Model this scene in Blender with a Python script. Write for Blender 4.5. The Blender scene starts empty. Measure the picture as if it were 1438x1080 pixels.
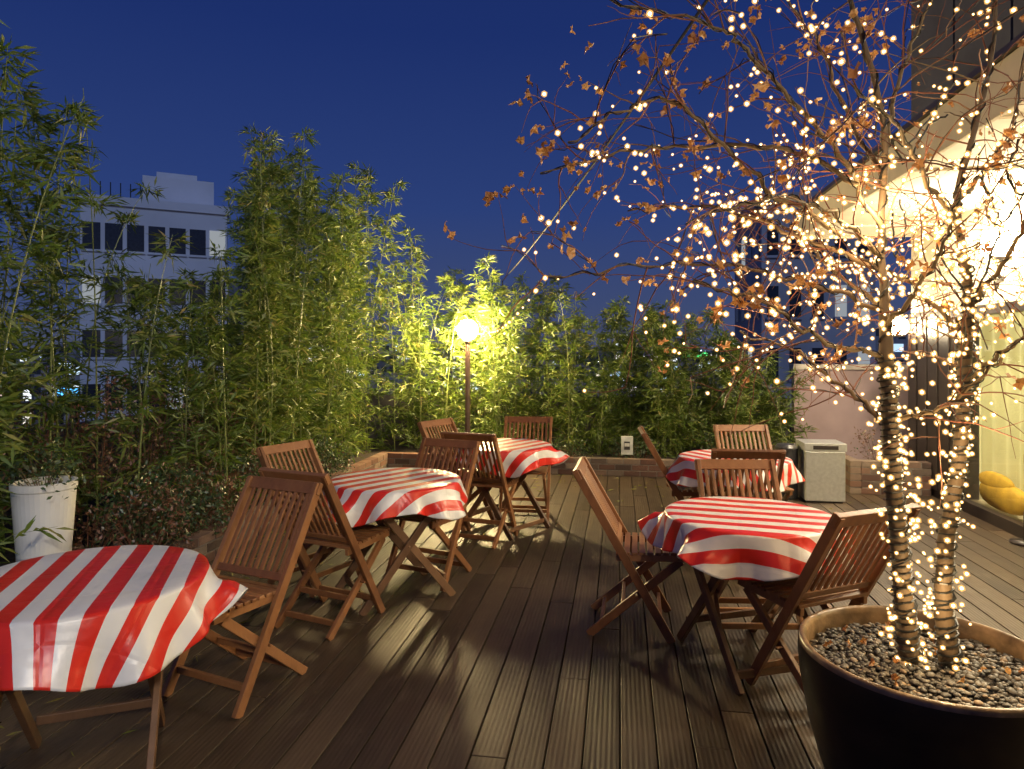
import bpy, math, random, bmesh
import numpy as np
from mathutils import Vector, Matrix
random.seed(7); rng=np.random.default_rng(7)
scene=bpy.context.scene
A=math.radians(9.03); CA,SA=math.cos(A),math.sin(A)
def W(lx,ly,z=0): return Vector((lx*CA+ly*SA,-lx*SA+ly*CA,z))
# ---------------------------------------------------------------- helpers
class MB:
    def __init__(s): s.v=[]; s.f=[]; s.a=[]; s.m=[]
    def add(s,vs,fs,val=None,mi=0):
        o=len(s.v); s.v.extend([tuple(p) for p in vs])
        if val is None: val=random.random()
        for f in fs: s.f.append(tuple(o+i for i in f)); s.a.append(val); s.m.append(mi)
    def hexa(s,c8,val=None,mi=0):
        s.add(c8,[(0,3,2,1),(4,5,6,7),(0,1,5,4),(1,2,6,5),(2,3,7,6),(3,0,4,7)],val,mi)
    def box(s,x0,x1,y0,y1,z0,z1,val=None,mi=0):
        s.hexa([(x0,y0,z0),(x1,y0,z0),(x1,y1,z0),(x0,y1,z0),(x0,y0,z1),(x1,y0,z1),(x1,y1,z1),(x0,y1,z1)],val,mi)
    def beam(s,p0,p1,w,t,side=(1,0,0),val=None,mi=0):
        p0=Vector(p0);p1=Vector(p1);d=(p1-p0).normalized();sd=Vector(side)
        sd=(sd-d*sd.dot(d)).normalized();n=d.cross(sd)
        a=sd*w/2;b=n*t/2
        s.hexa([p0-a-b,p0+a-b,p0+a+b,p0-a+b,p1-a-b,p1+a-b,p1+a+b,p1-a+b],val,mi)
    def tube(s,pts,rad,n=6,val=None,mi=0,cap=True):
        pts=[Vector(p) for p in pts]; vs=[];fs=[]
        up=Vector((.31,.2,.93)); N=len(pts)
        for i,p in enumerate(pts):
            d=(pts[min(i+1,N-1)]-pts[max(i-1,0)])
            if d.length<1e-7:d=Vector((0,0,1))
            d.normalize(); u=up-d*up.dot(d)
            if u.length<.05: u=Vector((1,0,0))-d*d.x
            u.normalize(); w=d.cross(u); up=u
            r=rad[i] if hasattr(rad,'__len__') else rad
            for k in range(n):
                a=2*math.pi*k/n; vs.append(p+u*math.cos(a)*r+w*math.sin(a)*r)
        for i in range(N-1):
            for k in range(n):
                k2=(k+1)%n; fs.append((i*n+k,i*n+k2,(i+1)*n+k2,(i+1)*n+k))
        if cap:
            fs.append(tuple(range(n))[::-1]); fs.append(tuple((N-1)*n+k for k in range(n)))
        s.add(vs,fs,val,mi)
    def lathe(s,prof,n=48,c=(0,0,0),val=None,mi=0):
        vs=[];fs=[]
        for r,z in prof:
            for k in range(n):
                a=2*math.pi*k/n; vs.append((c[0]+r*math.cos(a),c[1]+r*math.sin(a),c[2]+z))
        for i in range(len(prof)-1):
            for k in range(n):
                k2=(k+1)%n; fs.append((i*n+k,i*n+k2,(i+1)*n+k2,(i+1)*n+k))
        s.add(vs,fs,val,mi)
    def obj(s,name,mats,smooth=False,bevel=0,parent=None,rot=0):
        me=bpy.data.meshes.new(name); me.from_pydata(s.v,[],s.f)
        if not isinstance(mats,(list,tuple)): mats=[mats]
        for m in mats: me.materials.append(m)
        me.polygons.foreach_set('material_index',s.m)
        at=me.attributes.new('rnd','FLOAT','FACE'); at.data.foreach_set('value',s.a)
        if smooth: me.polygons.foreach_set('use_smooth',[True]*len(s.f))
        me.update(); return mk(name,me,bevel,parent,rot)
def mk(name,me,bevel=0,parent=None,rot=0):
    o=bpy.data.objects.new(name,me); scene.collection.objects.link(o)
    if bevel:
        b=o.modifiers.new('b','BEVEL'); b.width=bevel; b.segments=2; b.limit_method='ANGLE'; b.harden_normals=False
    if parent: o.parent=parent
    o.rotation_euler.z=rot
    return o
def empty(name,loc=(0,0,0),rot=0):
    e=bpy.data.objects.new(name,None); scene.collection.objects.link(e); e.location=loc; e.rotation_euler.z=rot
    e.empty_display_size=.1; return e
def raw(name,V,F,mat,attr=None,smooth=False,parent=None):
    me=bpy.data.meshes.new(name); me.vertices.add(len(V)); me.vertices.foreach_set('co',V.astype(np.float32).ravel())
    m,k=F.shape; me.loops.add(m*k); me.polygons.add(m)
    me.polygons.foreach_set('loop_start',np.arange(0,m*k,k,dtype=np.int32))
    me.polygons.foreach_set('loop_total',np.full(m,k,dtype=np.int32))
    me.loops.foreach_set('vertex_index',F.astype(np.int32).ravel())
    me.materials.append(mat)
    if attr is not None:
        at=me.attributes.new('rnd','FLOAT','FACE'); at.data.foreach_set('value',attr.astype(np.float32))
    if smooth: me.polygons.foreach_set('use_smooth',np.ones(m,dtype=bool))
    me.update(calc_edges=True); me.validate()
    return mk(name,me,parent=parent)
class NT:
    def __init__(s,name):
        s.m=bpy.data.materials.new(name); s.m.use_nodes=True; s.t=s.m.node_tree; s.t.nodes.clear()
        s.out=s.t.nodes.new('ShaderNodeOutputMaterial')
    def n(s,typ,**kw):
        x=s.t.nodes.new('ShaderNode'+typ)
        for k,v in kw.items():
            if k.startswith('_'): setattr(x,k[1:],v)
            else:
                kk=int(k[1:]) if k[0]=='i' and k[1:].isdigit() else k
                i=x.inputs[kk]
                if isinstance(v,bpy.types.NodeSocket): s.t.links.new(v,i)
                else: i.default_value=v
        return x
    def link(s,a,b): s.t.links.new(a,b)
    def ramp(s,fac,stops,interp='LINEAR'):
        r=s.t.nodes.new('ShaderNodeValToRGB'); r.color_ramp.interpolation=interp
        e=r.color_ramp.elements
        while len(e)<len(stops): e.new(.5)
        for i,(p,c) in enumerate(stops): e[i].position=p; e[i].color=(*c,1)
        s.link(fac,r.inputs[0]); return r.outputs[0]
    def math(s,op,a,b=0,c=None):
        x=s.t.nodes.new('ShaderNodeMath'); x.operation=op
        for i,v in enumerate((a,b,c)):
            if v is None: continue
            if isinstance(v,bpy.types.NodeSocket): s.link(v,x.inputs[i])
            else: x.inputs[i].default_value=v
        return x.outputs[0]
    def attr(s,nm='rnd'): 
        a=s.t.nodes.new('ShaderNodeAttribute'); a.attribute_name=nm; return a.outputs['Fac']
    def obj(s): return s.t.nodes.new('ShaderNodeTexCoord').outputs['Object']
    def mapping(s,vec,scale=(1,1,1)):
        m=s.n('Mapping',Vector=vec,Scale=scale); return m.outputs[0]
    def done(s,sh): s.link(sh,s.out.inputs[0]); return s.m
def mixc(t,f,a,b,blend='MIX'):
    x=t.t.nodes.new('ShaderNodeMix'); x.data_type='RGBA'; x.blend_type=blend
    for i,v in ((0,f),(6,a),(7,b)):
        if isinstance(v,bpy.types.NodeSocket): t.link(v,x.inputs[i])
        else: x.inputs[i].default_value=v if i==0 else (*v,1)
    return x.outputs[2]
def simple(name,col,rough=.6,metal=0,var=.25,scale=8,bump=.1,coat=0):
    t=NT(name); nz=t.n('TexNoise',Vector=t.obj(),Scale=scale,Detail=4.)
    c=t.ramp(nz.outputs[0],[(.3,tuple(x*(1-var) for x in col)),(.7,tuple(min(1,x*(1+var)) for x in col))])
    kw={'Base Color':c,'Roughness':rough,'Metallic':metal,'Coat Weight':coat}
    if bump>.05: kw['Normal']=t.n('Bump',Strength=bump,Distance=.02,Height=nz.outputs[0]).outputs[0]
    p=t.n('BsdfPrincipled',**kw)
    return t.done(p.outputs[0])
def emis(name,col,st,sample='AUTO'):
    t=NT(name); e=t.n('Emission',Color=(*col,1),Strength=st); m=t.done(e.outputs[0])
    try: m.cycles.emission_sampling=sample
    except Exception: pass
    return m
# ---------------------------------------------------------------- materials
def wood(name,cols,scale,stretch,rough,bump,attrmix=.5,grooves=False,coat=0):
    t=NT(name); r=t.attr(); o=t.obj()
    off=t.n('CombineXYZ',X=t.math('MULTIPLY',r,37.),Y=t.math('MULTIPLY',r,91.),Z=t.math('MULTIPLY',r,13.)).outputs[0]
    va=t.n('VectorMath',_operation='ADD',i0=t.mapping(o,stretch),i1=off).outputs[0]
    nz=t.n('TexNoise',Vector=va,Scale=scale,Detail=5.,Roughness=.65)
    f=t.math('ADD',t.math('MULTIPLY',nz.outputs[0],1-attrmix),t.math('MULTIPLY',r,attrmix))
    c=t.ramp(f,[(.2,cols[0]),(.5,cols[1]),(.8,cols[2])])
    h=nz.outputs[0]
    rr=rough
    if grooves:
        big=t.n('TexNoise',Vector=o,Scale=1.3,Detail=4.,Roughness=.6)
        c=mixc(t,t.math('MULTIPLY',big.outputs[0],.75),c,(.028,.019,.012))
        dust=t.n('TexNoise',Vector=t.mapping(o,(1,.35,1)),Scale=11.,Detail=5.,Roughness=.7)
        df=t.ramp(dust.outputs[0],[(.55,(0,0,0)),(.75,(.5,.5,.5))])
        c=mixc(t,df,c,(.13,.10,.068))
        sx=t.n('SeparateXYZ',Vector=o).outputs[0]
        g=t.math('SINE',t.math('MULTIPLY',sx,2*math.pi/.0202))
        h=t.math('ADD',t.math('MULTIPLY',g,.13),h)
        rr=t.math('MULTIPLY_ADD',big.outputs[0],.4,rough-.18)
    b=t.n('Bump',Strength=bump,Distance=.006,Height=h)
    p=t.n('BsdfPrincipled',**{'Base Color':c,'Roughness':rr,'Normal':b.outputs[0],'Coat Weight':coat,'Coat Roughness':.3})
    return t.done(p.outputs[0])
M_deck=wood('deck_wood',[(.034,.020,.012),(.078,.050,.029),(.130,.088,.053)],5,(6,.5,6),.48,.5,.5,grooves=True)
M_chair=wood('teak_wood',[(.13,.050,.018),(.25,.105,.038),(.36,.17,.07)],14,(2,2,1),.42,.25,.5,coat=.15)
M_tabwood=wood('table_wood',[(.09,.045,.022),(.17,.085,.04),(.24,.13,.065)],14,(2,2,1),.5,.25,.5)
def brickm():
    t=NT('red_brick'); r=t.attr(); nz=t.n('TexNoise',Vector=t.obj(),Scale=30.,Detail=5.,Roughness=.7)
    c=t.ramp(r,[(0,(.06,.03,.022)),(.35,(.14,.055,.036)),(.6,(.20,.09,.055)),(.85,(.26,.19,.14)),(1,(.09,.06,.05))])
    c=mixc(t,t.math('MULTIPLY',nz.outputs[0],.7),c,(.06,.048,.04))
    b=t.n('Bump',Strength=.6,Distance=.006,Height=nz.outputs[0])
    return t.done(t.n('BsdfPrincipled',**{'Base Color':c,'Roughness':.85,'Normal':b.outputs[0]}).outputs[0])
M_brick=brickm()
M_mortar=simple('mortar',(.13,.115,.10),.9,scale=40)
M_soil=simple('soil',(.035,.025,.018),.95,scale=25,bump=.8)
def leafm(name,stops,trans=.35):
    t=NT(name); c=t.ramp(t.attr(),stops)
    p=t.n('BsdfDiffuse',Color=c) if trans>.34 else t.n('BsdfPrincipled',**{'Base Color':c,'Roughness':.5})
    gl=t.n('BsdfGlossy',Color=(1,1,1,1),Roughness=.45)
    tr=t.n('BsdfTranslucent',Color=c)
    mx=t.n('MixShader',Fac=trans,i1=p.outputs[0],i2=tr.outputs[0])
    m2=t.n('MixShader',Fac=.035,i1=mx.outputs[0],i2=gl.outputs[0])
    return t.done(m2.outputs[0])
M_leaf=leafm('bamboo_leaf',[(0,(.055,.098,.014)),(.4,(.11,.175,.024)),(.75,(.185,.23,.038)),(.93,(.25,.26,.06)),(1,(.34,.28,.10))])
M_shrub=leafm('shrub_leaf',[(0,(.03,.06,.015)),(.45,(.05,.10,.02)),(.6,(.13,.06,.025)),(1,(.20,.08,.04))],.2)
M_dry=leafm('dry_leaf',[(0,(.30,.12,.035)),(.5,(.55,.25,.07)),(1,(.68,.38,.14))],.3)
M_culm=simple('bamboo_culm',(.16,.19,.05),.4,scale=20)
def barkm():
    t=NT('bark'); r=t.attr(); nz=t.n('TexNoise',Vector=t.mapping(t.obj(),(1,1,.35)),Scale=60.,Detail=4.)
    c=t.ramp(r,[(0,(.10,.065,.04)),(.5,(.22,.15,.07)),(.75,(.26,.085,.04)),(1,(.24,.06,.03))])
    c=mixc(t,t.math('MULTIPLY',nz.outputs[0],.5),c,(.05,.038,.03))
    b=t.n('Bump',Strength=.5,Distance=.004,Height=nz.outputs[0])
    return t.done(t.n('BsdfPrincipled',**{'Base Color':c,'Roughness':.7,'Normal':b.outputs[0]}).outputs[0])
M_bark=barkm()
M_wire=simple('black_cable',(.012,.012,.012),.45,bump=0)
M_bulb=emis('led_bulb',(1,.78,.42),12,'NONE')
def halom():
    t=NT('led_halo'); e=t.n('Emission',Color=(1,.52,.14,1),Strength=2.1); tr=t.n('BsdfTransparent')  # see-through emissive shell, imitates the warm glow around each bulb
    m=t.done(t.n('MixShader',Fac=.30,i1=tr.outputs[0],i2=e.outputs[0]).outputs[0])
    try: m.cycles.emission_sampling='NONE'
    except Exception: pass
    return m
M_halo=halom()
# ---------------------------------------------------------------- camera
cam=bpy.data.cameras.new('camera'); co=bpy.data.objects.new('camera',cam); scene.collection.objects.link(co)
co.location=(0,0,1.55); co.rotation_euler=(math.radians(90),0,0)
cam.sensor_width=36; cam.lens=950/1438*36; cam.shift_y=-50/1438; cam.clip_end=4000; cam.clip_start=.05
scene.camera=co
# ---------------------------------------------------------------- world
w=bpy.data.worlds.new('World'); scene.world=w; w.use_nodes=True; nt=w.node_tree; nt.nodes.clear()
tc=nt.nodes.new('ShaderNodeTexCoord'); sp=nt.nodes.new('ShaderNodeSeparateXYZ'); cr=nt.nodes.new('ShaderNodeValToRGB')
bg=nt.nodes.new('ShaderNodeBackground'); ow=nt.nodes.new('ShaderNodeOutputWorld')
nt.links.new(tc.outputs['Generated'],sp.inputs[0]); nt.links.new(sp.outputs[2],cr.inputs[0]); nt.links.new(cr.outputs[0],bg.inputs[0]); nt.links.new(bg.outputs[0],ow.inputs[0])
e=cr.color_ramp.elements
st=[(0.0,(.065,.078,.140)),(.06,(.046,.068,.165)),(.2,(.024,.050,.185)),(.42,(.0115,.029,.145)),(1,(.006,.015,.09))]
while len(e)<len(st): e.new(.5)
for i,(p,c) in enumerate(st): e[i].position=p; e[i].color=(*c,1)
bg.inputs[1].default_value=1.0
# ---------------------------------------------------------------- ground + city
g=MB(); g.add([(-2500,-500,-18),(2500,-500,-18),(2500,3500,-18),(-2500,3500,-18)],[(0,1,2,3)]); g.obj('ground',simple('city_ground',(.03,.03,.035),.9,scale=.05))
def citym(name,base,cell=(2.2,3.0),lit=.72,st=3.0,wcol=(.02,.025,.04)):
    t=NT(name); geo=t.t.nodes.new('ShaderNodeTexCoord').outputs['Object']
    s=t.n('SeparateXYZ',Vector=geo)
    u=t.math('DIVIDE',t.math('ADD',s.outputs[0],t.math('MULTIPLY',s.outputs[1],1.0)),cell[0]); v=t.math('DIVIDE',s.outputs[2],cell[1])
    cell_=t.n('CombineXYZ',X=t.math('FLOOR',u),Y=t.math('FLOOR',v)).outputs[0]
    wn=t.n('TexWhiteNoise',_noise_dimensions='3D',Vector=cell_)
    fu=t.math('FRACT',u); fv=t.math('FRACT',v)
    m=t.math('MULTIPLY',t.math('MULTIPLY',t.math('GREATER_THAN',fu,.18),t.math('LESS_THAN',fu,.82)),t.math('MULTIPLY',t.math('GREATER_THAN',fv,.3),t.math('LESS_THAN',fv,.8)))
    nn=t.n('SeparateXYZ',Vector=t.n('NewGeometry').outputs['Normal'])
    m=t.math('MULTIPLY',m,t.math('LESS_THAN',t.math('ABSOLUTE',nn.outputs[2]),.5))
    l=t.math('MULTIPLY',m,t.math('GREATER_THAN',wn.outputs[0],lit))
    c=mixc(t,m,base,wcol)
    ec=t.ramp(wn.outputs[1],[(.0,(1,.8,.5)),(.5,(.85,.95,1)),(.8,(.4,.7,1)),(1,(1,.5,.2))])
    p=t.n('BsdfPrincipled',**{'Base Color':c,'Roughness':.6,'Emission Color':ec,'Emission Strength':t.math('MULTIPLY',l,t.math('MULTIPLY',wn.outputs[0],st))})
    mm=t.done(p.outputs[0])
    try: mm.cycles.emission_sampling='NONE'
    except Exception: pass
    return mm
M_city=[citym('city_facade',(.10,.11,.14),(2.4,3.1),.62,1.6),citym('city_facade_pale',(.2,.2,.24),(3.1,3.2),.7,1.8)]
cb=MB()
for i in range(230):
    y=random.uniform(70,520)*1.0; x=random.uniform(-.95,.95)*y
    hh=random.uniform(-12,-1)+y*.008*random.random()
    if random.random()<.12: hh+=y*.03
    if -.72<x/y<-.38 and y<90: continue
    ww=random.uniform(8,22); dd=random.uniform(8,20)
    cb.box(x-ww/2,x+ww/2,y-dd/2,y+dd/2,-18,hh,mi=random.randint(0,1))
    cb.box(x-ww/5,x+ww/6,y-dd/5,y+dd/5,hh,hh+2.5,mi=1)
cb.obj('city_skyline',M_city)
sl=MB()
for i in range(420):
    y=random.uniform(60,420); x=random.uniform(-.9,.9)*y; z=random.uniform(-14,-1) if y<200 else random.uniform(-12,2)
    r=.0010*y*random.uniform(.5,1.3); 
    sl.add([(x-r,y,z),(x,y-r,z),(x+r,y,z),(x,y+r,z),(x,y,z+r),(x,y,z-r)],[(0,1,4),(1,2,4),(2,3,4),(3,0,4),(1,0,5),(2,1,5),(3,2,5),(0,3,5)],mi=random.choice([0,0,1,2]))
sl.obj('city_street_lights',[emis('street_light_white',(.8,.95,1),5,'NONE'),emis('street_light_amber',(1,.6,.2),4,'NONE'),emis('street_light_blue',(.2,.55,1),4,'NONE')])
def neon(x,y,z,w_,h,col):
    b=MB(); b.box(-w_/2,w_/2,0,.4,-h/2,h/2,mi=1); b.box(-w_/2+.1,w_/2-.1,-.05,0,-h/2+.1,h/2-.1,mi=0); b.box(-w_/2+.3,-w_/2+.5,.1,.3,-18-z,-h/2,mi=1); b.box(w_/2-.5,w_/2-.3,.1,.3,-18-z,-h/2,mi=1)
    o=b.obj('neon_sign',[emis('neon_glow',col,2.5,'NONE'),M_wire]); o.location=(x,y,z)
neon(24.0,60,.7,2.4,.8,(1,.06,.03)); neon(16.8,62,1.0,2.4,.6,(.1,1,.25)); neon(-42,64,-2.5,2.2,.9,(.1,.5,1))
M_off=simple('office_wall',(.58,.59,.66),.7,scale=.3,var=.12,bump=0)
M_offwin=simple('office_window',(.02,.025,.04),.2,bump=0)
M_offlit=emis('office_window_lit',(.85,.92,1),.35,'NONE')
def office(name,cx,cy,wx,wy,top,rot,nf,ncx,ncy,litp,wall=M_off,roof=True,fill=.66):
    b=MB(); fh=3.0
    b.box(-wx/2,wx/2,-wy/2,wy/2,-18,top,mi=0)
    b.box(-wx/2-.15,wx/2+.15,-wy/2-.15,wy/2+.15,top,top+.5,mi=0)
    if roof:
        b.box(-wx*.1,wx*.42,-wy*.3,wy*.35,top+.5,top+2.3,mi=0)
        b.box(wx*.0,wx*.3,-wy*.2,wy*.2,top+2.302,top+2.8,mi=0)
        for k in range(6): b.box(-wx*.45+k*.5,-wx*.45+k*.5+.06,-wy*.4,-wy*.4+.06,top+.5,top+1.5,mi=1)
    for f in range(nf):
        z1=top-1.0-f*fh; z0=z1-1.5
        for k in range(ncx):
            s=wx/ncx; x0=-wx/2+k*s+(1-fill)/2*s; x1=x0+s*fill
            b.box(x0,x1,-wy/2-.03,-wy/2+.05,z0,z1,mi=2 if random.random()<litp else 1)
            b.box(x0-.05,x1+.05,-wy/2-.12,-wy/2,z0-.14,z0-.02,mi=0)
        for k in range(ncy):
            s=wy/ncy; y0=-wy/2+k*s+(1-fill)/2*s; y1=y0+s*fill
            b.box(wx/2-.05,wx/2+.03,y0,y1,z0,z1,mi=2 if random.random()<litp else 1)
            b.box(-wx/2-.03,-wx/2+.05,y0,y1,z0,z1,mi=2 if random.random()<litp else 1)
    o=b.obj(name,[wall,M_offwin,M_offlit]); o.location=(cx,cy,0); o.rotation_euler.z=rot
office('office_building',-22.6,43,7.5,9,9.6,math.radians(28),8,7,8,.22,fill=.80)
office('office_building',15.2,36,5.2,7,8.6,math.radians(-8),8,5,4,.12,wall=simple('grey_tower_wall',(.36,.36,.42),.7,scale=.3,bump=0),roof=False,fill=.5)
office('apartment_building',-33,70,12,10,6.0,math.radians(10),8,8,5,.25,wall=simple('dark_block_wall',(.15,.16,.2),.7,scale=.3,bump=0))
# ---------------------------------------------------------------- terrace deck
tb=MB(); tb.box(-5,7,-6,11,-18,-.06); tb.obj('terrace_slab',simple('concrete_slab',(.02,.02,.02),.9),rot=-A)
dk=MB(); bw=.141; x=-3.1
while x<3.4:
    y=-4+random.uniform(0,2)-2
    while y<10:
        L=random.choice([2.4,3.0,3.6]); dz=random.uniform(-.0012,.0012)
        dk.box(x+.0035,x+bw-.0035,y+.002,min(y+L,10.2)-.002,-.03+dz,dz); y+=L
    x+=bw
dk.obj('wooden_deck',M_deck,bevel=.003,rot=-A)
# ---------------------------------------------------------------- brick curbs
def curb(name,x0,x1,y0,y1,h,along):
    m=MB(); bl,bh,g=.2,.062,.01
    rows=int(round(h/(bh+g)))
    m.box(x0+.004,x1-.004,y0+.004,y1-.004,-.02,rows*(bh+g)-.012,mi=1)
    for r in range(rows):
        z=r*(bh+g)+.002; off=(r%2)*bl/2
        s,e=(y0,y1) if along=='y' else (x0,x1)
        p=s-off
        while p<e:
            a=max(p,s); b=min(p+bl-g,e)
            if b-a>.02:
                j=random.uniform(-.002,.003); top=z+bh
                if along=='y': m.box(x0-j,x1+j,a,b,z,top)
                else: m.box(a,b,y0-j,y1+j,z,top)
            p+=bl
    return m.obj(name,[M_brick,M_mortar],bevel=.004,rot=-A)
curb('brick_planter_wall',-3.07,-2.95,-1.0,8.46,.25,'y')
curb('brick_planter_wall',-2.948,2.25,8.35,8.46,.25,'x')
curb('brick_planter_wall',2.25,2.36,8.35,9.8,.25,'y')
curb('brick_planter_wall',2.55,3.24,7.72,7.83,.36,'x')
curb('brick_planter_wall',2.44,2.548,7.72,8.3,.36,'y')
so=MB(); so.box(-5,-3.072,-1,10,-.03,.17); so.box(-3.071,2.249,8.462,10,-.03,.17); so.box(2.55,3.24,7.832,8.3,-.02,.28); so.obj('planter_soil',M_soil,rot=-A)
pw=MB(); pw.box(2.38,6.5,9.82,9.98,-.03,1.27); pw.box(2.36,6.5,9.78,10.02,1.27,1.34,mi=1)
pw.box(-5.1,2.37,10.02,10.12,-.03,.85,mi=2); pw.box(-5.12,-5.02,-4,10.02,-.03,.85,mi=2)
pw.obj('parapet_wall',[simple('mauve_plaster',(.40,.30,.31),.85,scale=3,var=.1),simple('coping_stone',(.55,.5,.45),.8),simple('parapet_dark',(.12,.11,.11),.9)],rot=-A)
eb=MB(); eb.box(.02,.16,8.30,8.345,.27,.49); eb.box(.055,.125,8.292,8.3,.33,.43,mi=1); eb.box(.06,.12,8.288,8.292,.37,.41)
eb.obj('outlet_box',[simple('outlet_white',(.6,.62,.58),.5),simple('outlet_dark',(.05,.05,.05),.5)],bevel=.004,rot=-A)
# ---------------------------------------------------------------- restaurant building
M_cream=simple('cream_plaster',(.62,.55,.42),.8,scale=4,var=.08,bump=0)
M_dkwall=simple('dark_grey_cladding',(.09,.09,.105),.7,scale=2,var=.2,bump=0)
M_frame=simple('dark_window_frame',(.03,.022,.02),.4,bump=0)
M_soffit=simple('soffit_white',(.7,.64,.52),.7,scale=3,var=.06,bump=0)
bp=empty('restaurant_building')
fx=3.28
b=MB(); b.box(fx,fx+.25,-6,8.32,1.95,2.86); b.obj('upper_front',M_cream,parent=bp,rot=-A)
b=MB(); b.box(fx-.02,fx+.23,7.32,8.34,-.03,1.948); 
for k in range(4): b.box(fx-.035,fx-.02,7.36+k*.25,7.57+k*.25,.08,1.9)
b.obj('corner_pier',M_frame,parent=bp,bevel=.004,rot=-A)
b=MB(); b.box(2.09,fx+.3,-6,8.32,2.862,2.92)
for k in range(12): b.box(2.1,fx-.002,-5+k*1.15,-5+k*1.15+.05,2.845,2.861)
b.obj('soffit',M_soffit,parent=bp,rot=-A)
b=MB(); b.box(2.05,2.088,-6,8.36,2.83,3.12); b.box(2.088,fx+.3,8.322,8.36,2.83,3.12); b.box(2.09,fx,-6,8.32,2.922,3.1); b.obj('fascia',M_cream,parent=bp,bevel=.006,rot=-A)
b=MB(); b.box(2.02,2.10,-6,8.39,3.122,3.16); b.obj('fascia_flashing',M_frame,parent=bp,rot=-A)
b=MB(); b.box(fx,9,-6,8.32,3.102,9.5)
for k in range(14): b.box(fx-.02,fx-.001,-5.7+k*1.0,-5.7+k*1.0+.96,3.3,9.4,mi=0)
b.box(fx+.25,9,8.15,8.32,-.03,3.1); b.obj('upper_wall',M_dkwall,parent=bp,rot=-A)
b=MB(); b.box(fx-.03,fx+.05,-6,7.318,-.03,.10); b.box(fx-.045,fx+.06,-6,7.318,1.86,1.948)
for k in range(9):
    y=7.25-k*1.45; b.box(fx-.02,fx+.05,y,y+.06,.102,1.858)
b.obj('window_frames',M_frame,parent=bp,bevel=.003,rot=-A)
t=NT('window_glass'); gl=t.n('BsdfGlossy',Roughness=.02,Color=(.9,.9,.9,1)); tr=t.n('BsdfTransparent',Color=(.93,.95,.93,1)); M_glass=t.done(t.n('MixShader',Fac=.12,i1=tr.outputs[0],i2=gl.outputs[0]).outputs[0])
b=MB(); b.add([(fx+.02,-6,.1),(fx+.02,7.3,.1),(fx+.02,7.3,1.86),(fx+.02,-6,1.86)],[(0,1,2,3)]); b.obj('window_glass',M_glass,parent=bp,rot=-A)
b=MB(); b.box(fx+.06,6.5,-6,8.1,-.03,.06); b.obj('room_floor',simple('room_floor',(.25,.2,.14),.5),parent=bp,rot=-A)
b=MB(); b.box(6.5,6.6,-6,8.1,0,2.8); b.box(fx+.26,6.5,8.02,8.1,0,2.8); b.box(fx+.26,6.5,-6,8.0,2.75,2.8); b.obj('room_wall',simple('room_wall',(.62,.58,.36),.8,scale=2,var=.06),parent=bp,rot=-A)
V=[];F=[]
n=400
for i in range(n):
    y=3.3+(7.28-3.3)*i/(n-1); xx=fx+.22+.025*math.sin(y*34+1.5*math.sin(y*5))
    V+= [(xx,y,.09),(xx,y,1.94)]
for i in range(n-1): F.append((2*i,2*i+2,2*i+3,2*i+1))
b=MB(); b.add(V,F,.5)
t=NT('sheer_curtain'); d=t.n('BsdfDiffuse',Color=(.66,.64,.42,1)); tl=t.n('BsdfTranslucent',Color=(.66,.64,.42,1))
M_cur=t.done(t.n('MixShader',Fac=.45,i1=d.outputs[0],i2=tl.outputs[0]).outputs[0])
b.obj('curtain',M_cur,smooth=True,parent=bp,rot=-A)
sf=MB()
def blob(m,c,r,mi=0,e=.55,val=None,nu=16,nv=10):
    vs=[];fs=[]
    sg=lambda q,p: math.copysign(abs(q)**p,q)
    for i in range(nv+1):
        ph=-math.pi/2+math.pi*i/nv
        for j in range(nu):
            th=2*math.pi*j/nu
            vs.append((c[0]+r[0]*sg(math.cos(ph),e)*sg(math.cos(th),e),c[1]+r[1]*sg(math.cos(ph),e)*sg(math.sin(th),e),c[2]+r[2]*sg(math.sin(ph),e)))
    for i in range(nv):
        for j in range(nu):
            j2=(j+1)%nu; fs.append((i*nu+j,i*nu+j2,(i+1)*nu+j2,(i+1)*nu+j))
    m.add(vs,fs,val,mi)
for k in range(3):
    yy=6.7-k*.78
    blob(sf,(fx+.13,yy,.22),(.065,.38,.13),e=.8); blob(sf,(fx+.12,yy+.1,.33),(.05,.28,.09),e=.9)
sf.obj('yellow_sofa',simple('yellow_fabric',(.62,.38,.04),.8,var=.2),smooth=True,rot=-A)
al=MB(); pts=[]
for i in range(20):
    a=i/19; pts.append((fx-.10,5.95-.95*a, .25+1.05*math.sin(a*math.pi*.5)))
al.tube(pts,.009,8); al.lathe([(.0,0),(.1,0),(.1,.02),(.0,.03)],24,(fx-.10,5.95,.0)); al.tube([(fx-.1,5.95,.02),(fx-.1,5.95,.25)],.009,8); al.obj('arc_stand',M_frame,smooth=True,rot=-A)
def walllamp(ly,z,r,st,out=.18):
    e=empty('wall_lamp'); b=MB(); b.tube([(fx-.005,ly,z-.05),(fx-out*.6,ly,z-.08),(fx-out,ly,z-.04)],.012,8); b.box(fx-.03,fx-.003,ly-.05,ly+.05,z-.12,z+.03)
    b.lathe([(.0,-r*1.1),(r*.6,-r*1.0),(r*.62,-r*.8)],20,(fx-out,ly,z)); b.obj('bracket',M_frame,parent=e,rot=-A)
    b=MB(); blob(b,(fx-out,ly,z),(r,r,r),e=1,nu=10,nv=6); b.obj('globe',emis('wall_lamp_globe',(1,.80,.50),st),smooth=True,parent=e,rot=-A)
walllamp(6.15,2.42,.14,240); walllamp(8.2,1.80,.11,130); walllamp(3.0,2.45,.10,150)
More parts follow.
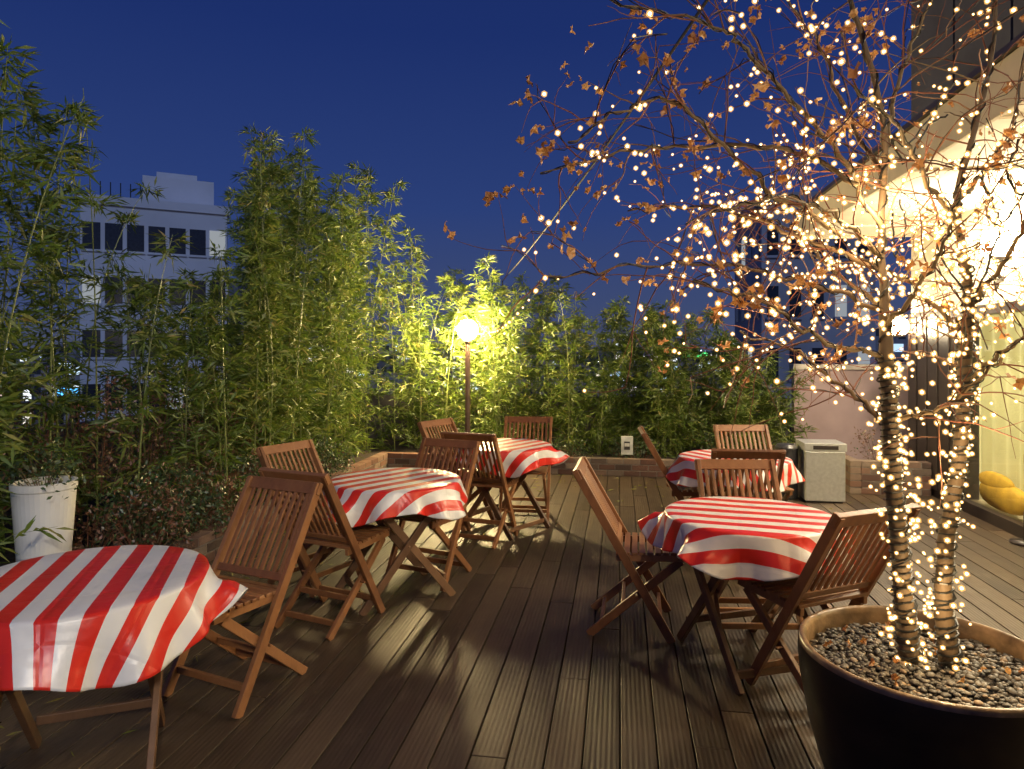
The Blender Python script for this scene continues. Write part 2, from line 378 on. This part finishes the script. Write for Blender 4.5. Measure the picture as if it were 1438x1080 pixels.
# ---------------------------------------------------------------- lamp post
lp=empty('lamp_post'); P=Vector((-.58,8.85,0))
b=MB(); b.lathe([(.0,.17),(.09,.17),(.09,.24),(.05,.27),(.036,.33),(.034,1.62),(.05,1.64),(.055,1.68),(.03,1.69)],24,P); b.obj('post',simple('bronze_post',(.10,.06,.05),.4),smooth=False,parent=lp)
b=MB(); blob(b,P+Vector((0,0,1.80)),(.135,.135,.135),e=1,nu=14,nv=8); b.obj('globe',emis('lamp_globe',(1,.74,.34),950),smooth=True,parent=lp)
# ---------------------------------------------------------------- chairs
def chair_mesh(jit):
    m=MB()
    sy=lambda z:-.28+(.88-z)/.88*.5
    for s in (-1,1):
        m.beam((s*.215,sy(.89),.89),(s*.215,sy(0),0),.024,.045)
        m.beam((s*.186,.27,.425),(s*.186,-.22,0),.022,.042)
        m.beam((s*.186,-.07,.425),(s*.186,.32,.44),.022,.035)
    m.beam((-.232,sy(.875),.868),(.232,sy(.875),.868),.06,.026,side=(0,-.49,.87))
    m.beam((-.204,sy(.50),.50),(.204,sy(.50),.50),.035,.022,side=(0,-.49,.87))
    for i in range(10):
        x=-.175+i*.35/9; m.beam((x,sy(.505),.505),(x,sy(.85),.85),.019,.012)
    for i in range(10):
        y=-.055+i*.041; z=.449+.015*(y+.07)/.39
        m.beam((-.205,y,z),(.205,y,z),.031,.016,side=(0,1,0))
    m.beam((-.204,sy(.10),.10),(.204,sy(.10),.10),.03,.02,side=(0,0,1))
    m.beam((-.176,-.22+.49*.16/.425,.16),(.176,-.22+.49*.16/.425,.16),.03,.02,side=(0,0,1))
    m.beam((-.176,-.15,.061),(.176,-.15,.061),.03,.02,side=(0,0,1))
    for s in (-1,1): m.tube([(s*.229,.038,.235),(s*.17,.038,.235)],.007,8)
    m.a=[min(1,max(0,a*.8+jit)) for a in m.a]
    return m.obj('folding_chair',M_chair,bevel=.003)
chairs=[ # back-top x,y, facing
 (-1.14,3.38,-.42,-.91),(-1.17,3.62,.42,.90),(-1.56,4.66,.86,-.5),(-.44,4.86,-.40,-.92),(-.34,5.24,.35,.93),
 (.16,6.5,-.12,-1),(-.70,6.2,.82,-.55),(.39,3.87,.98,-.18),(1.49,2.76,-.38,.92),(1.31,3.98,-.03,-1),(1.53,4.38,.12,1),(1.96,5.80,0,-1),(1.05,5.45,1,-.12)]
for (x,y,dx,dy) in chairs:
    l=math.hypot(dx,dy);dx/=l;dy/=l
    o=chair_mesh(random.uniform(-.1,.25))
    o.location=(x+.28*dx,y+.28*dy,.001); o.rotation_euler.z=math.atan2(-dx,dy)
# ---------------------------------------------------------------- tables
def cloth_mat():
    t=NT('striped_oilcloth'); uv=t.n('UVMap').outputs[0]
    s=t.n('SeparateXYZ',Vector=uv); f=t.math('FRACT',t.math('DIVIDE',s.outputs[0],.128))
    k=t.math('GREATER_THAN',f,.5)
    nz=t.n('TexNoise',Vector=t.obj(),Scale=5.,Detail=3.)
    c=mixc(t,k,(.80,.80,.80),(.70,.030,.018))
    cr=None
    for ax in (0,1):
        q=t.math('ABSOLUTE',t.math('SUBTRACT',t.math('FRACT',t.math('MULTIPLY_ADD',s.outputs[ax],3.7,.3)),.5))
        q=t.math('MINIMUM',t.math('MULTIPLY',q,22.),1.0)
        cr=q if cr is None else t.math('MINIMUM',cr,q)
    h=t.math('ADD',nz.outputs[0],t.math('MULTIPLY',cr,.06))
    b=t.n('Bump',Strength=.4,Distance=.04,Height=h)
    return t.done(t.n('BsdfPrincipled',**{'Base Color':c,'Roughness':.32,'Normal':b.outputs[0],'Specular IOR Level':.5}).outputs[0])
M_cloth=cloth_mat()
def table(x,y,rot,sang,seed,R=.405,drop=.17):
    rr=random.Random(seed)
    m=MB()
    m.lathe([(0,.695),(R-.01,.695),(R-.005,.705),(R-.01,.722),(0,.722)],48,(0,0,0))
    for s in (-1,1):
        m.beam((s*.25,-.30,0),(s*.25,.26,.695),.024,.045); m.beam((s*.218,.30,0),(s*.218,-.26,.695),.024,.045)
        m.tube([(s*.265,-.01,.358),(s*.2,-.01,.358)],.008,8)
    m.beam((-.238,-.25,.065),(.238,-.25,.065),.035,.02,side=(0,0,1)); m.beam((-.206,.25,.12),(.206,.25,.12),.035,.02,side=(0,0,1))
    m.beam((-.30,.22,.675),(.30,.22,.675),.03,.03,side=(0,0,1)); m.beam((-.30,-.22,.675),(.30,-.22,.675),.03,.03,side=(0,0,1))
    o=m.obj('folding_table',M_tabwood,bevel=.003); o.location=(x,y,.001); o.rotation_euler.z=rot
    NA=260; rings=[0,.08,.16,.24,.32,R-.02,R-.005,R+.006]; nd=20
    V=[];UV=[]
    ph=[rr.uniform(0,6.28) for _ in range(10)]
    def sharp(v): return math.copysign(abs(v)**.8,v)
    def fold(a):
        am=.75+.35*math.sin(a+ph[8])+.25*math.sin(2*a+ph[9])
        return am*(.60*sharp(math.sin(5*a+ph[0]+.8*math.sin(a+ph[5])))+.60*math.sin(8*a+ph[1]+1.0*math.sin(2*a+ph[4]))+.32*math.sin(15*a+ph[2])+.3*math.sin(3*a+ph[3]))
    L=lambda a: drop+.030*math.cos(4*(a-ph[6]))+.012*math.sin(3*a+ph[7])
    for r in rings:
        for k in range(NA):
            a=2*math.pi*k/NA; xx,yy=r*math.cos(a),r*math.sin(a)
            z=.728-(0.003 if r>R-.01 else 0)-(0.004 if r>R else 0)+(.0012*math.sin(14*xx+ph[1])*math.sin(11*yy+ph[2])*min(1,(R-.01-r)*20) if r<R-.01 else 0)
            V.append((xx,yy,z)); UV.append((xx,yy))
    for i in range(nd):
        q=(i+1)/nd
        for k in range(NA):
            a=2*math.pi*k/NA; s=L(a)*q
            fl=.30+.44*fold(a)*min(1,q*1.3+.15)
            fl=max(.02,min(.85,fl))
            r=R+.006+s*fl
            z=.721-s*math.sqrt(1-fl*fl)
            rf=R+.01+s; aa=a+.05*math.cos(5*a+ph[0])*q
            V.append((r*math.cos(aa),r*math.sin(aa),z)); UV.append((rf*math.cos(a),rf*math.sin(a)))
    F=[];N=len(rings)+nd
    for i in range(1,N-1):
        for k in range(NA): k2=(k+1)%NA; F.append((i*NA+k,(i+1)*NA+k,(i+1)*NA+k2,i*NA+k2))
    for k in range(NA): F.append((0,NA+k,NA+(k+1)%NA))
    me=bpy.data.meshes.new('tablecloth'); me.from_pydata(V,[],F); me.materials.append(M_cloth)
    ul=me.uv_layers.new(name='UVMap'); c,s_=math.cos(sang),math.sin(sang)
    for lo in me.loops:
        u,v=UV[lo.vertex_index]; ul.data[lo.index].uv=(u*c-v*s_+3.03,u*s_+v*c)
    me.polygons.foreach_set('use_smooth',[True]*len(F)); me.update()
    o=mk('tablecloth',me); o.location=(x,y,.001)
    so=o.modifiers.new('s','SOLIDIFY'); so.thickness=.0015
sa=math.radians
table(-1.55,2.44,sa(20),sa(-18),1,R=.41,drop=.20)
table(-.74,4.30,sa(-60),sa(42),2)
table(-.07,5.85,sa(50),sa(38),3)
table(1.185,3.38,sa(15),sa(-72),4,drop=.18)
table(1.69,5.15,sa(-20),sa(-30),5)
# ---------------------------------------------------------------- bins
M_steel=simple('stainless_steel',(.62,.63,.62),.38,metal=.75,scale=30,var=.1,bump=0)
e=empty('metal_trash_bin',(3.17,6.95,0),-A)
b=MB(); b.box(-.19,.19,-.17,.17,.02,.52); b.obj('body',M_steel,parent=e,bevel=.008)
b=MB(); b.box(-.2,.2,-.18,.18,.523,.60); b.box(-.12,.12,-.184,-.18,.54,.58,mi=1); b.obj('lid',[M_steel,M_frame],parent=e,bevel=.008)
b=MB(); b.box(-.17,.17,-.15,.15,0,.018); b.obj('base',M_frame,parent=e)
b=MB(); b.lathe([(0,0),(.105,0),(.11,.02),(.11,.50),(.115,.505),(.115,.53),(.09,.56),(0,.57)],28); o=b.obj('cylindrical_bin',simple('dark_bin',(.06,.06,.065),.35,metal=.5)); o.location=(2.86,7.05,0)
M_white=simple('white_ceramic',(.74,.74,.72),.4,scale=5,var=.06,bump=0)
b=MB(); b.lathe([(0,.0),(.125,.0),(.13,.02),(.165,.54),(.171,.55),(.171,.59),(.155,.59),(.15,.54),(0,.53)],40); o=b.obj('white_plant_pot',M_white,smooth=False); o.location=(-2.80,4.05,.17)
# ---------------------------------------------------------------- foliage generators
def leaves_np(pos,dirs,length,width,droop,rn):
    n=len(pos); rv=rn.normal(size=(n,3)); d=dirs/np.linalg.norm(dirs,axis=1,keepdims=True)
    s=np.cross(d,rv); s/=np.linalg.norm(s,axis=1,keepdims=True)+1e-9
    L=length[:,None]; Wd=width[:,None]
    mid=pos+d*L*.42; tip=pos+d*L; tip[:,2]-=droop*length; mid[:,2]-=droop*length*.2
    V=np.stack([pos,mid+s*Wd*.5,tip,mid-s*Wd*.5],axis=1).reshape(-1,3)
    F=np.arange(4*n).reshape(n,4); return V,F
PV=[];RA=[]
culm=MB()
def bamboo(bx,by,h,dens=1.0,zmin=.3,tw=1.0,sparse=1.0):
    lean=rng.normal(0,.05,2); bend=rng.normal(0,.22,2)
    N=14; tt=np.linspace(0,1,N)
    pts=[(bx+lean[0]*h*t+bend[0]*t**3,by+lean[1]*h*t+bend[1]*t**3,.12+h*t-.06*h*abs(bend[0])*t**4) for t in tt]
    culm.tube(pts,[.008*(1-.85*t)+.001 for t in tt],5)
    P=np.array(pts); nb=int(h/.125)
    tone=rng.uniform(-.14,.14)
    for k in range(nb):
        if rng.random()>sparse: continue
        t=(k+.5)/nb+rng.normal(0,.01)
        t=min(max(t,0),.995); z=.12+h*t
        if z<zmin and rng.random()<.5: continue
        i=min(int(t*(N-1)),N-2); fr=t*(N-1)-i; p=P[i]*(1-fr)+P[i+1]*fr
        for _ in range(rng.integers(2,4)):
            a=rng.uniform(0,2*math.pi); ln=rng.uniform(.2,.6)*(1-.75*t**2)*dens
            up=rng.uniform(.35,1.1)
            d=np.array([math.cos(a),math.sin(a),up]); d/=np.linalg.norm(d)
            nl=int(rng.integers(11,20)); s=rng.uniform(.15,1,nl)
            pos=p+d*ln*s[:,None]; pos[:,2]-=ln*.35*s**2; pos+=rng.normal(0,.02,(nl,3))
            if z>zmin: culm.tube([p,p+d*ln*.5-np.array([0,0,ln*.08]),p+d*ln-np.array([0,0,ln*.35])],[.002,.0015,.001],3,cap=False)
            ld=d*.9+rng.normal(0,.5,(nl,3)); ld[:,2]-=.35
            V,F=leaves_np(pos,ld,rng.uniform(.075,.15,nl)*tw,rng.uniform(.013,.022,nl)*tw,.18,rng)
            PV.append(V); RA.append(np.clip(rng.beta(2,2.4,nl)+tone+(.15 if rng.random()<.1 else 0),0,1))
BR=np.array([-.80,-.70,-.65,-.60,-.545,-.505,-.44,-.40,-.357,-.325,-.294,-.25,-.20,-.167,-.125,-.083,-.03,.022,.085,.19,.295,.39])
SL=np.array([.50,.49,.39,.28,.17,.12,.11,.18,.315,.335,.26,.26,.29,.24,.15,.10,.15,.105,.075,.065,.055,-.02])
def hfor(x,y):
    return 1.55+y*float(np.interp(x/y,BR,SL))-.12
cnt=0
while cnt<108:
    y=rng.uniform(2.7,9.2); lx=rng.uniform(-4.4,-3.2)
    if y<4.6 and lx>-3.75: continue
    p=W(lx,y); q=p.x/p.y
    if -.62<q<-.42 and rng.random()<.3: cnt+=1; continue
    h=min(4.2,hfor(p.x,p.y))*rng.uniform(.72,1.04); bamboo(p.x,p.y,h,.85 if q>-.42 else .75,sparse=.95 if q>-.42 else .72); cnt+=1
for (px_,py_,h,sp_) in ((-3.45,4.6,4.1,.6),(-3.0,3.75,3.0,.6),(-3.2,3.9,3.6,.6),(-2.85,3.55,1.7,.8),(-3.25,5.3,3.5,.35)):
    bamboo(px_,py_,h,sparse=sp_)
for i in range(92):
    lx=rng.uniform(-3.1,2.2); y=rng.uniform(8.7,9.8)
    if abs(lx+1.96)<.28 and y<9.1: continue
    p=W(lx,y); h=hfor(p.x,p.y)*rng.uniform(.68,1.05); bamboo(p.x,p.y,h,.9)
V=np.concatenate(PV); n=len(V)//4; bh=empty('bamboo_hedge')
raw('leaves',V,np.arange(4*n).reshape(n,4),M_leaf,np.concatenate(RA),parent=bh)
culm.obj('culms',M_culm,parent=bh)
nleaf=n
PV=[];RA=[];st_=MB()
def shrub(cx,cy,z0,rad,h,n,tone):
    for k in range(n//14):
        a=rng.uniform(0,6.28); r=rad*math.sqrt(rng.random()); zz=z0+h*rng.uniform(.2,1)*(1-.5*(r/rad)**2)
        p=np.array([cx+r*math.cos(a),cy+r*math.sin(a),zz])
        if rng.random()<.4: st_.tube([(cx+.3*(p[0]-cx),cy+.3*(p[1]-cy),z0),tuple(p)],[.004,.0015],3,cap=False)
        nl=14; pos=p+rng.normal(0,.035,(nl,3)); ld=rng.normal(0,1,(nl,3)); ld[:,2]+=.4
        V_,F_=leaves_np(pos,ld,rng.uniform(.025,.05,nl),rng.uniform(.012,.02,nl),.1,rng); PV.append(V_); RA.append(np.clip(rng.normal(tone,.2,nl),0,1))
for i in range(26):
    p=W(rng.uniform(-3.6,-3.15),4.0+i*.12); shrub(p.x,p.y,.16,.28,rng.uniform(.35,.6),900,.3 if rng.random()<.6 else .7)
for i in range(14):
    p=W(rng.uniform(-2.6,2.1),8.65); shrub(p.x,p.y,.16,.22,rng.uniform(.2,.4),350,.3)
for i in range(6):
    p=W(-4.3+.1*i,4.0+i*.4); shrub(p.x,p.y,.4,.45,1.0,900,.75)
shrub(-2.80,4.05,.68,.2,.35,450,.2)
p=W(2.85,8.05); shrub(p.x,p.y,.28,.25,.45,500,.75)
V=np.concatenate(PV); n=len(V)//4; sh=empty('low_shrubs')
raw('leaves',V,np.arange(4*n).reshape(n,4),M_shrub,np.concatenate(RA),parent=sh); st_.obj('stems',M_bark,parent=sh)
n=420; pos=np.zeros((n,3)); 
for i in range(n):
    if rng.random()<.6: q=W(-2.95+abs(rng.normal(0,.45)),rng.uniform(2,8.3))
    else: q=W(rng.uniform(-2.8,2.5),8.3-abs(rng.normal(0,.6)))
    pos[i]=(q.x,q.y,.006)
ld=rng.normal(0,1,(n,3)); ld[:,2]=.03
V_,F_=leaves_np(pos,ld,rng.uniform(.05,.1,n),rng.uniform(.008,.014,n),0,rng); V_[:,2]=np.clip(V_[:,2],.003,.014)
raw('fallen_bamboo_leaves',V_,F_,M_leaf,rng.uniform(.85,1,n))
# ---------------------------------------------------------------- big pot
pc=Vector((1.375,2.25,0))
t=NT('glazed_pot'); nz=t.n('TexNoise',Vector=t.mapping(t.obj(),(1,1,2)),Scale=5.,Detail=6.)
c=t.ramp(nz.outputs[0],[(.3,(.012,.010,.009)),(.7,(.035,.026,.018))]); bb=t.n('Bump',Strength=.12,Distance=.02,Height=nz.outputs[0])
M_pot=t.done(t.n('BsdfPrincipled',**{'Base Color':c,'Roughness':.28,'Normal':bb.outputs[0]}).outputs[0])
M_rim=simple('pot_rim',(.20,.13,.07),.3,scale=14,var=.6,bump=.3)
pt=empty('ceramic_pot',pc)
b=MB(); b.lathe([(0,.0),(.26,.0),(.28,.03),(.325,.15),(.36,.28),(.385,.42),(.392,.50),(.39,.535)],72); b.obj('body',M_pot,smooth=True,parent=pt)
b=MB(); b.lathe([(.39,.535),(.389,.547),(.383,.553),(.374,.554),(.366,.548),(.362,.53),(.356,.47)],72); b.obj('rim',M_rim,smooth=True,parent=pt)
b=MB(); b.lathe([(.358,.475),(0,.482)],48); b.obj('soil',M_soil,parent=pt)
def ico(s):
    bm=bmesh.new(); bmesh.ops.create_icosphere(bm,subdivisions=s,radius=1); v=np.array([v.co[:] for v in bm.verts]); f=np.array([[v.index for v in f.verts] for f in bm.faces]); bm.free(); return v,f
IV,IF=ico(2); JV,JF=ico(1)
n=1900; vs=[];fs=[];aa=[]
for i in range(n):
    r=.345*math.sqrt(rng.random()); a=rng.uniform(0,6.28); s=rng.uniform(.006,.014)*np.array([rng.uniform(.8,1.3),rng.uniform(.7,1),rng.uniform(.4,.6)])
    q=IV*s; th=rng.uniform(0,6.28); R_=np.array([[math.cos(th),-math.sin(th),0],[math.sin(th),math.cos(th),0],[0,0,1]]); q=q@R_.T
    tl=rng.uniform(-.4,.4); R2=np.array([[1,0,0],[0,math.cos(tl),-math.sin(tl)],[0,math.sin(tl),math.cos(tl)]]); q=q@R2.T
    vs.append(q+np.array([r*math.cos(a),r*math.sin(a),.486+rng.uniform(0,.014)])); fs.append(IF+i*len(IV)); aa.append(np.full(len(IF),rng.random()))
t=NT('pebble'); c=t.ramp(t.attr(),[(0,(.03,.028,.026)),(.6,(.09,.082,.073)),(.9,(.17,.15,.125)),(1,(.30,.21,.13))]); M_peb=t.done(t.n('BsdfPrincipled',**{'Base Color':c,'Roughness':.5}).outputs[0])
raw('pebbles',np.concatenate(vs),np.concatenate(fs),M_peb,np.concatenate(aa),smooth=True,parent=pt)
# ---------------------------------------------------------------- tree
tree=empty('potted_maple_tree'); tb=MB(); wires=MB(); bulbs=[]
def smooth_path(pts,n,jit=0):
    pts=[np.array(p,float) for p in pts]; out=[]
    P=[2*pts[0]-pts[1]]+pts+[2*pts[-1]-pts[-2]]
    segs=len(pts)-1
    for i in range(segs):
        for k in range(n):
            t=k/n; a,b,c,d=P[i:i+4]
            out.append(.5*((2*b)+(-a+c)*t+(2*a-5*b+4*c-d)*t*t+(-a+3*b-3*c+d)*t**3))
    out.append(pts[-1]); out=np.array(out)
    if jit: out[1:]+=rng.normal(0,jit,(len(out)-1,3))
    return out
def dens(q):
    ex=(q[0]/q[1]-.66)/.33; ez=((q[2]-1.55)/q[1]-.12)/.155
    return .12+.88*math.exp(-(ex*ex+ez*ez))
def wrap(path,rad,turns,bn,thick=.0035,out=.03,dm=False):
    n=len(path); m=int(turns*10); pts=[]
    for i in range(m):
        u=i/(m-1)*(n-1); k=min(int(u),n-2); p=path[k]*(1-(u-k))+path[k+1]*(u-k)
        r=rad[k]+.003; a=2*math.pi*turns*i/(m-1)+rng.normal(0,.12)
        d=path[k+1]-path[k]; d/=np.linalg.norm(d)+1e-9
        s=np.cross(d,[.1,1,.05]); s/=np.linalg.norm(s); w_=np.cross(d,s)
        q=p+(s*math.cos(a)+w_*math.sin(a))*r; pts.append(q)
        if rng.random()<bn/m*((.5+.7*dens(p)) if dm else 1): bulbs.append(p+(s*math.cos(a)+w_*math.sin(a))*(r+rng.uniform(.006,out))+rng.normal(0,.006,3))
    wires.tube(pts,thick,4,cap=False)
def L3(*pp): return [np.array([ (a-719)*y/950., y, 1.55-(b-490)*y/950.]) for a,b,y in pp]
tL=smooth_path(L3((1277,930,2.30),(1268,820,2.29),(1256,700,2.28),(1250,600,2.28),(1245,500,2.29),(1240,400,2.30),(1238,300,2.31),(1243,200,2.30),(1225,100,2.27),(1195,0,2.25),(1180,-80,2.2)),5,.0015)
tR=smooth_path(L3((1333,930,2.24),(1325,820,2.24),(1335,720,2.25),(1350,620,2.26),(1354,520,2.27),(1360,420,2.27),(1347,320,2.28),(1347,260,2.30),(1375,160,2.32),(1395,60,2.36),(1400,-60,2.4)),5,.0015)
rL=np.interp(np.linspace(0,1,len(tL)),[0,.1,.4,.5,1],[.034,.028,.023,.013,.006]); rR=np.interp(np.linspace(0,1,len(tR)),[0,.1,.45,.6,1],[.032,.025,.020,.012,.005])
tb.tube(tL,rL,12,val=.15); tb.tube(tR,rR,12,val=.15)
h1=int(len(tL)*.43); wrap(tL[:h1],rL,46,95,out=.022); wrap(tL[:h1],rL+.005,13,75,out=.04)
h2=int(len(tR)*.58); wrap(tR[:h2],rR,50,95,out=.022); wrap(tR[:h2],rR+.005,16,80,out=.04)
wrap(tL[h1:],rL[h1:],10,12); wrap(tR[h2:],rR[h2:],8,10)
for k in range(70):
    i=int(rng.integers(3,h1)); j=min(i,h2-1); f=rng.random(); bulbs.append(tL[i]*(1-f)+tR[j]*f+rng.normal(0,.02,3))
limbs=[
 ((1243,440,2.29),(1150,405,2.3),(1040,375,2.35),(930,372,2.35),(770,390,2.3)),
 ((1240,330,2.3),(1190,230,2.2),(1120,150,2.1),(1050,75,2.05),(1000,35,2.0),(850,0,2.0)),
 ((1205,260,2.2),(1100,210,2.3),(980,205,2.4),(870,215,2.4),(760,245,2.4)),
 ((1240,380,2.3),(1120,330,2.5),(990,290,2.7),(880,300,2.8)),
 ((1180,330,2.3),(1060,250,2.3),(960,150,2.25),(880,150,2.2),(800,200,2.2)),
 ((1243,500,2.29),(1160,480,2.2),(1080,430,2.1),(980,395,2.05)),
 ((1235,590,2.28),(1180,540,2.35),(1110,490,2.45),(1040,470,2.5)),
 ((1247,590,2.28),(1320,575,2.2),(1390,520,2.1),(1440,470,2.0)),
 ((1240,220,2.3),(1260,120,2.4),(1300,20,2.5),(1330,-60,2.6)),
 ((1243,250,2.3),(1190,160,2.5),(1150,60,2.6),(1090,-20,2.7)),
 ((1360,430,2.27),(1420,350,2.2),(1470,250,2.1),(1500,120,2.1)),
 ((1358,480,2.27),(1290,410,2.4),(1230,370,2.7),(1160,350,3.0)),
 ((1350,330,2.28),(1300,250,2.2),(1260,180,2.0),(1200,120,1.85)),
 ((1347,280,2.3),(1400,220,2.5),(1430,150,2.7),(1440,60,2.9)),
 ((1360,420,2.27),(1400,400,2.5),(1400,370,2.9),(1370,340,3.2)),
 ((1354,540,2.27),(1410,490,2.3),(1480,450,2.3),(1560,400,2.3)),
 ((1242,430,2.3),(1180,390,2.7),(1120,330,3.0),(1060,300,3.2)),
 ((1245,460,2.29),(1290,400,2.1),(1330,330,1.95),(1350,240,1.85)),
 ((1240,360,2.3),(1170,300,2.15),(1090,280,2.0),(1000,300,1.95)),
]
allb=[]
for li,l in enumerate(limbs):
    p=smooth_path(L3(*l),7,.006); r=np.linspace(.009,.0028,len(p)); tb.tube(p,r,6,val=.45+.1*rng.random())
    wrap(p,r,len(p)*.35,len(p)*.60,thick=.0022,dm=True); allb.append(p)
def grow(p0,d,L,droop,r,n=7,val=None):
    pts=[p0]; d=d/np.linalg.norm(d); 
    for k in range(n):
        d=d+rng.normal(0,.13,3)+np.array([0,0,-droop/n]); d/=np.linalg.norm(d); pts.append(pts[-1]+d*L/n)
    pts=np.array(pts); 
    if pts[:,1].min()<1.35: return None
    tb.tube(pts,np.linspace(r,r*.35,n+1),4,val=val,cap=False); return pts
core=np.array([1.35,2.35,1.9])
def putbulbs(pts,L,prob):
    for k in range(int(L/.05)):
        q=pts[int(rng.integers(1,len(pts)))]+rng.normal(0,.014,3)
        if rng.random()<prob*dens(q): bulbs.append(q)
tips=[]
for p in allb:
    nb=int(len(p)*.60)
    for k in range(nb):
        i=int(rng.integers(3,len(p))); base=p[i]; td=p[min(i+1,len(p)-1)]-p[i-1]; td/=np.linalg.norm(td)
        d=td*.7+rng.normal(0,.6,3); L=rng.uniform(.18,.5)
        q=grow(base,d,L,rng.uniform(-.5,.9),.0030,val=rng.uniform(.6,1))
        if q is None: continue
        putbulbs(q,L,.95); tips.append(q[-1])
        if rng.random()<.3:
            wires.tube(q+rng.normal(0,.006,q.shape),.0018,3,cap=False)
        for _ in range(int(rng.integers(1,4))):
            j=int(rng.integers(2,len(q))); L2=rng.uniform(.1,.28)
            q2=grow(q[j],(q[j]-q[j-1])/np.linalg.norm(q[j]-q[j-1])*.6+rng.normal(0,.6,3),L2,rng.uniform(-.3,1.),.0018,5,rng.uniform(.6,1))
            if q2 is None: continue
            putbulbs(q2,L2,.9); tips.append(q2[-1])
for base,rr_ in ((tL,rL),(tR,rR)):
    for k in range(26):
        i=int(rng.integers(int(len(base)*.4),len(base)-1)); q=grow(base[i],np.array([rng.normal(),rng.normal(),.5]),rng.uniform(.2,.5),.5,.0035,val=rng.uniform(.4,1))
        if q is not None: putbulbs(q,.5,1.0); tips.append(q[-1])
for k in range(9):
    a=core+np.array([rng.uniform(-.1,.45),rng.uniform(-.3,.3),rng.uniform(.1,.6)]); b_=a+np.array([rng.uniform(-.3,.3),rng.uniform(-.2,.2),rng.uniform(-.1,.1)])
    m=(a+b_)/2-np.array([0,0,rng.uniform(.1,.3)]); pp=smooth_path([a,a*.6+m*.4+rng.normal(0,.04,3),m,b_*.6+m*.4+rng.normal(0,.04,3),b_],6,.003); wires.tube(pp,.0035,5)
    for s in pp[::3]: bulbs.append(s+rng.normal(0,.012,3))
a=allb[0][-1]; b_=np.array([-.50,8.8,2.05]); pp=np.array([a+(b_-a)*t-np.array([0,0,.9*t*(1-t)]) for t in np.linspace(0,1,60)])
wires.tube(pp,.0025,4)
for s in pp[2:-2:2]: bulbs.append(s+np.array([0,0,-.012]))
tb.obj('branches',M_bark,smooth=True,parent=tree)
lv=MB()
def maple(c,s):
    n_=Vector(rng.normal(0,1,3)).normalized(); u=n_.orthogonal().normalized(); v=n_.cross(u); vs=[Vector(c)]; 
    k=10; a0=rng.uniform(0,6.28)
    for i in range(k):
        r=s*(1.0 if i%2==0 else .62)*rng.uniform(.75,1.15); a=a0+2*math.pi*i/k
        vs.append(Vector(c)+u*r*math.cos(a)+v*r*math.sin(a)*.8+n_*rng.uniform(-.5,.5)*s)
    lv.add(vs,[(0,i+1,(i+1)%k+1) for i in range(k)])
random.shuffle(tips)
cnt=0
for tpt in tips:
    if tpt[2]<1.45: continue
    pr=.14+(.18 if tpt[2]>2.1 else 0)+(.12 if tpt[0]<.75 else 0)
    if rng.random()<pr:
        for _ in range(int(rng.integers(1,6))):
            maple(tpt+rng.normal(0,.022,3),rng.uniform(.012,.026)); cnt+=1
lv.obj('dry_leaves',M_dry,parent=tree)
lv=MB()
for k in range(22):
    r=.32*math.sqrt(rng.random()); a=rng.uniform(0,6.28); maple((pc.x+r*math.cos(a),pc.y+r*math.sin(a),.512),.018)
lv.obj('fallen_leaves',M_dry)
B=np.array(bulbs)
sl_=empty('string_lights')
rr_=rng.gamma(9,.00045,len(B)).clip(.0028,.0055)
F=(JF[None]+(np.arange(len(B))*len(JV))[:,None,None]).reshape(-1,3)
V=(JV[None]*rr_[:,None,None]+B[:,None,:]).reshape(-1,3); raw('bulbs',V,F,M_bulb,smooth=True,parent=sl_)
V=(JV[None]*(rr_*2.15)[:,None,None]+B[:,None,:]).reshape(-1,3); raw('bulb_halos',V,F,M_halo,smooth=True,parent=sl_)  # wider shells stand in for the glow of the bulbs
wires.obj('cable',M_wire,parent=sl_)
oc=MB(); a=np.array([-.14,9.9,2.55]); b_=np.array([.85,2.75,3.05]); pts=[a+(b_-a)*t-np.array([0,0,.3*t*(1-t)]) for t in np.linspace(0,1,24)]
oc.tube(pts,.008,5); oc.tube([b_,(2.6,3.2,3.3)],.008,5); oc.tube([(-.14,9.9,.1),a],.010,6); oc.obj('overhead_cable',M_wire)
# ---------------------------------------------------------------- lights
def light(name,typ,loc,power,col,size=.1,target=None,**kw):
    l=bpy.data.lights.new(name,typ); l.energy=power; l.color=col
    if typ=='AREA': l.shape='RECTANGLE'; l.size=size; l.size_y=kw.get('sy',size)
    elif typ=='SUN': l.angle=kw['angle']
    else: l.shadow_soft_size=size
    o=bpy.data.objects.new(name,l); scene.collection.objects.link(o); o.location=loc
    if target is not None: o.rotation_euler=(Vector(target)-Vector(loc)).to_track_quat('-Z','Y').to_euler()
    return o
light('terrace_floodlight','AREA',(2.6,-5.4,4.8),2150,(1,.86,.66),.5,(-1.0,7,1.2))
light('dusk_fill','SUN',(0,0,10),.65,(.55,.7,1),target=(-3,8,5),angle=math.radians(15))  # added dim blue fill, brightens the distant buildings and the ambience
for (x,y,z,p) in ((1.2,2.2,2.0,7),(1.55,2.5,1.75,8),(.9,2.5,1.8,6),(1.4,2.05,1.2,6),(1.35,2.1,.75,4)):
    light('tree_glow_lamp','POINT',(x,y,z),p,(1,.68,.33),.02)
p=W(4.9,4.5,2.7); light('room_light','AREA',p,360,(1,.9,.6),1.5,(p.x,p.y,0),sy=5)
for yy in (6.6,4.0):
    p=W(2.7,yy,2.84); light('soffit_downlight','AREA',p,75,(1,.85,.6),.15,(p.x,p.y,0))
scene.view_settings.view_transform='Standard'
try: scene.view_settings.look='None'
except Exception: pass
scene.view_settings.exposure=0
print('COUNTS leaves',nleaf,'bulbs',len(B),'dry',cnt)
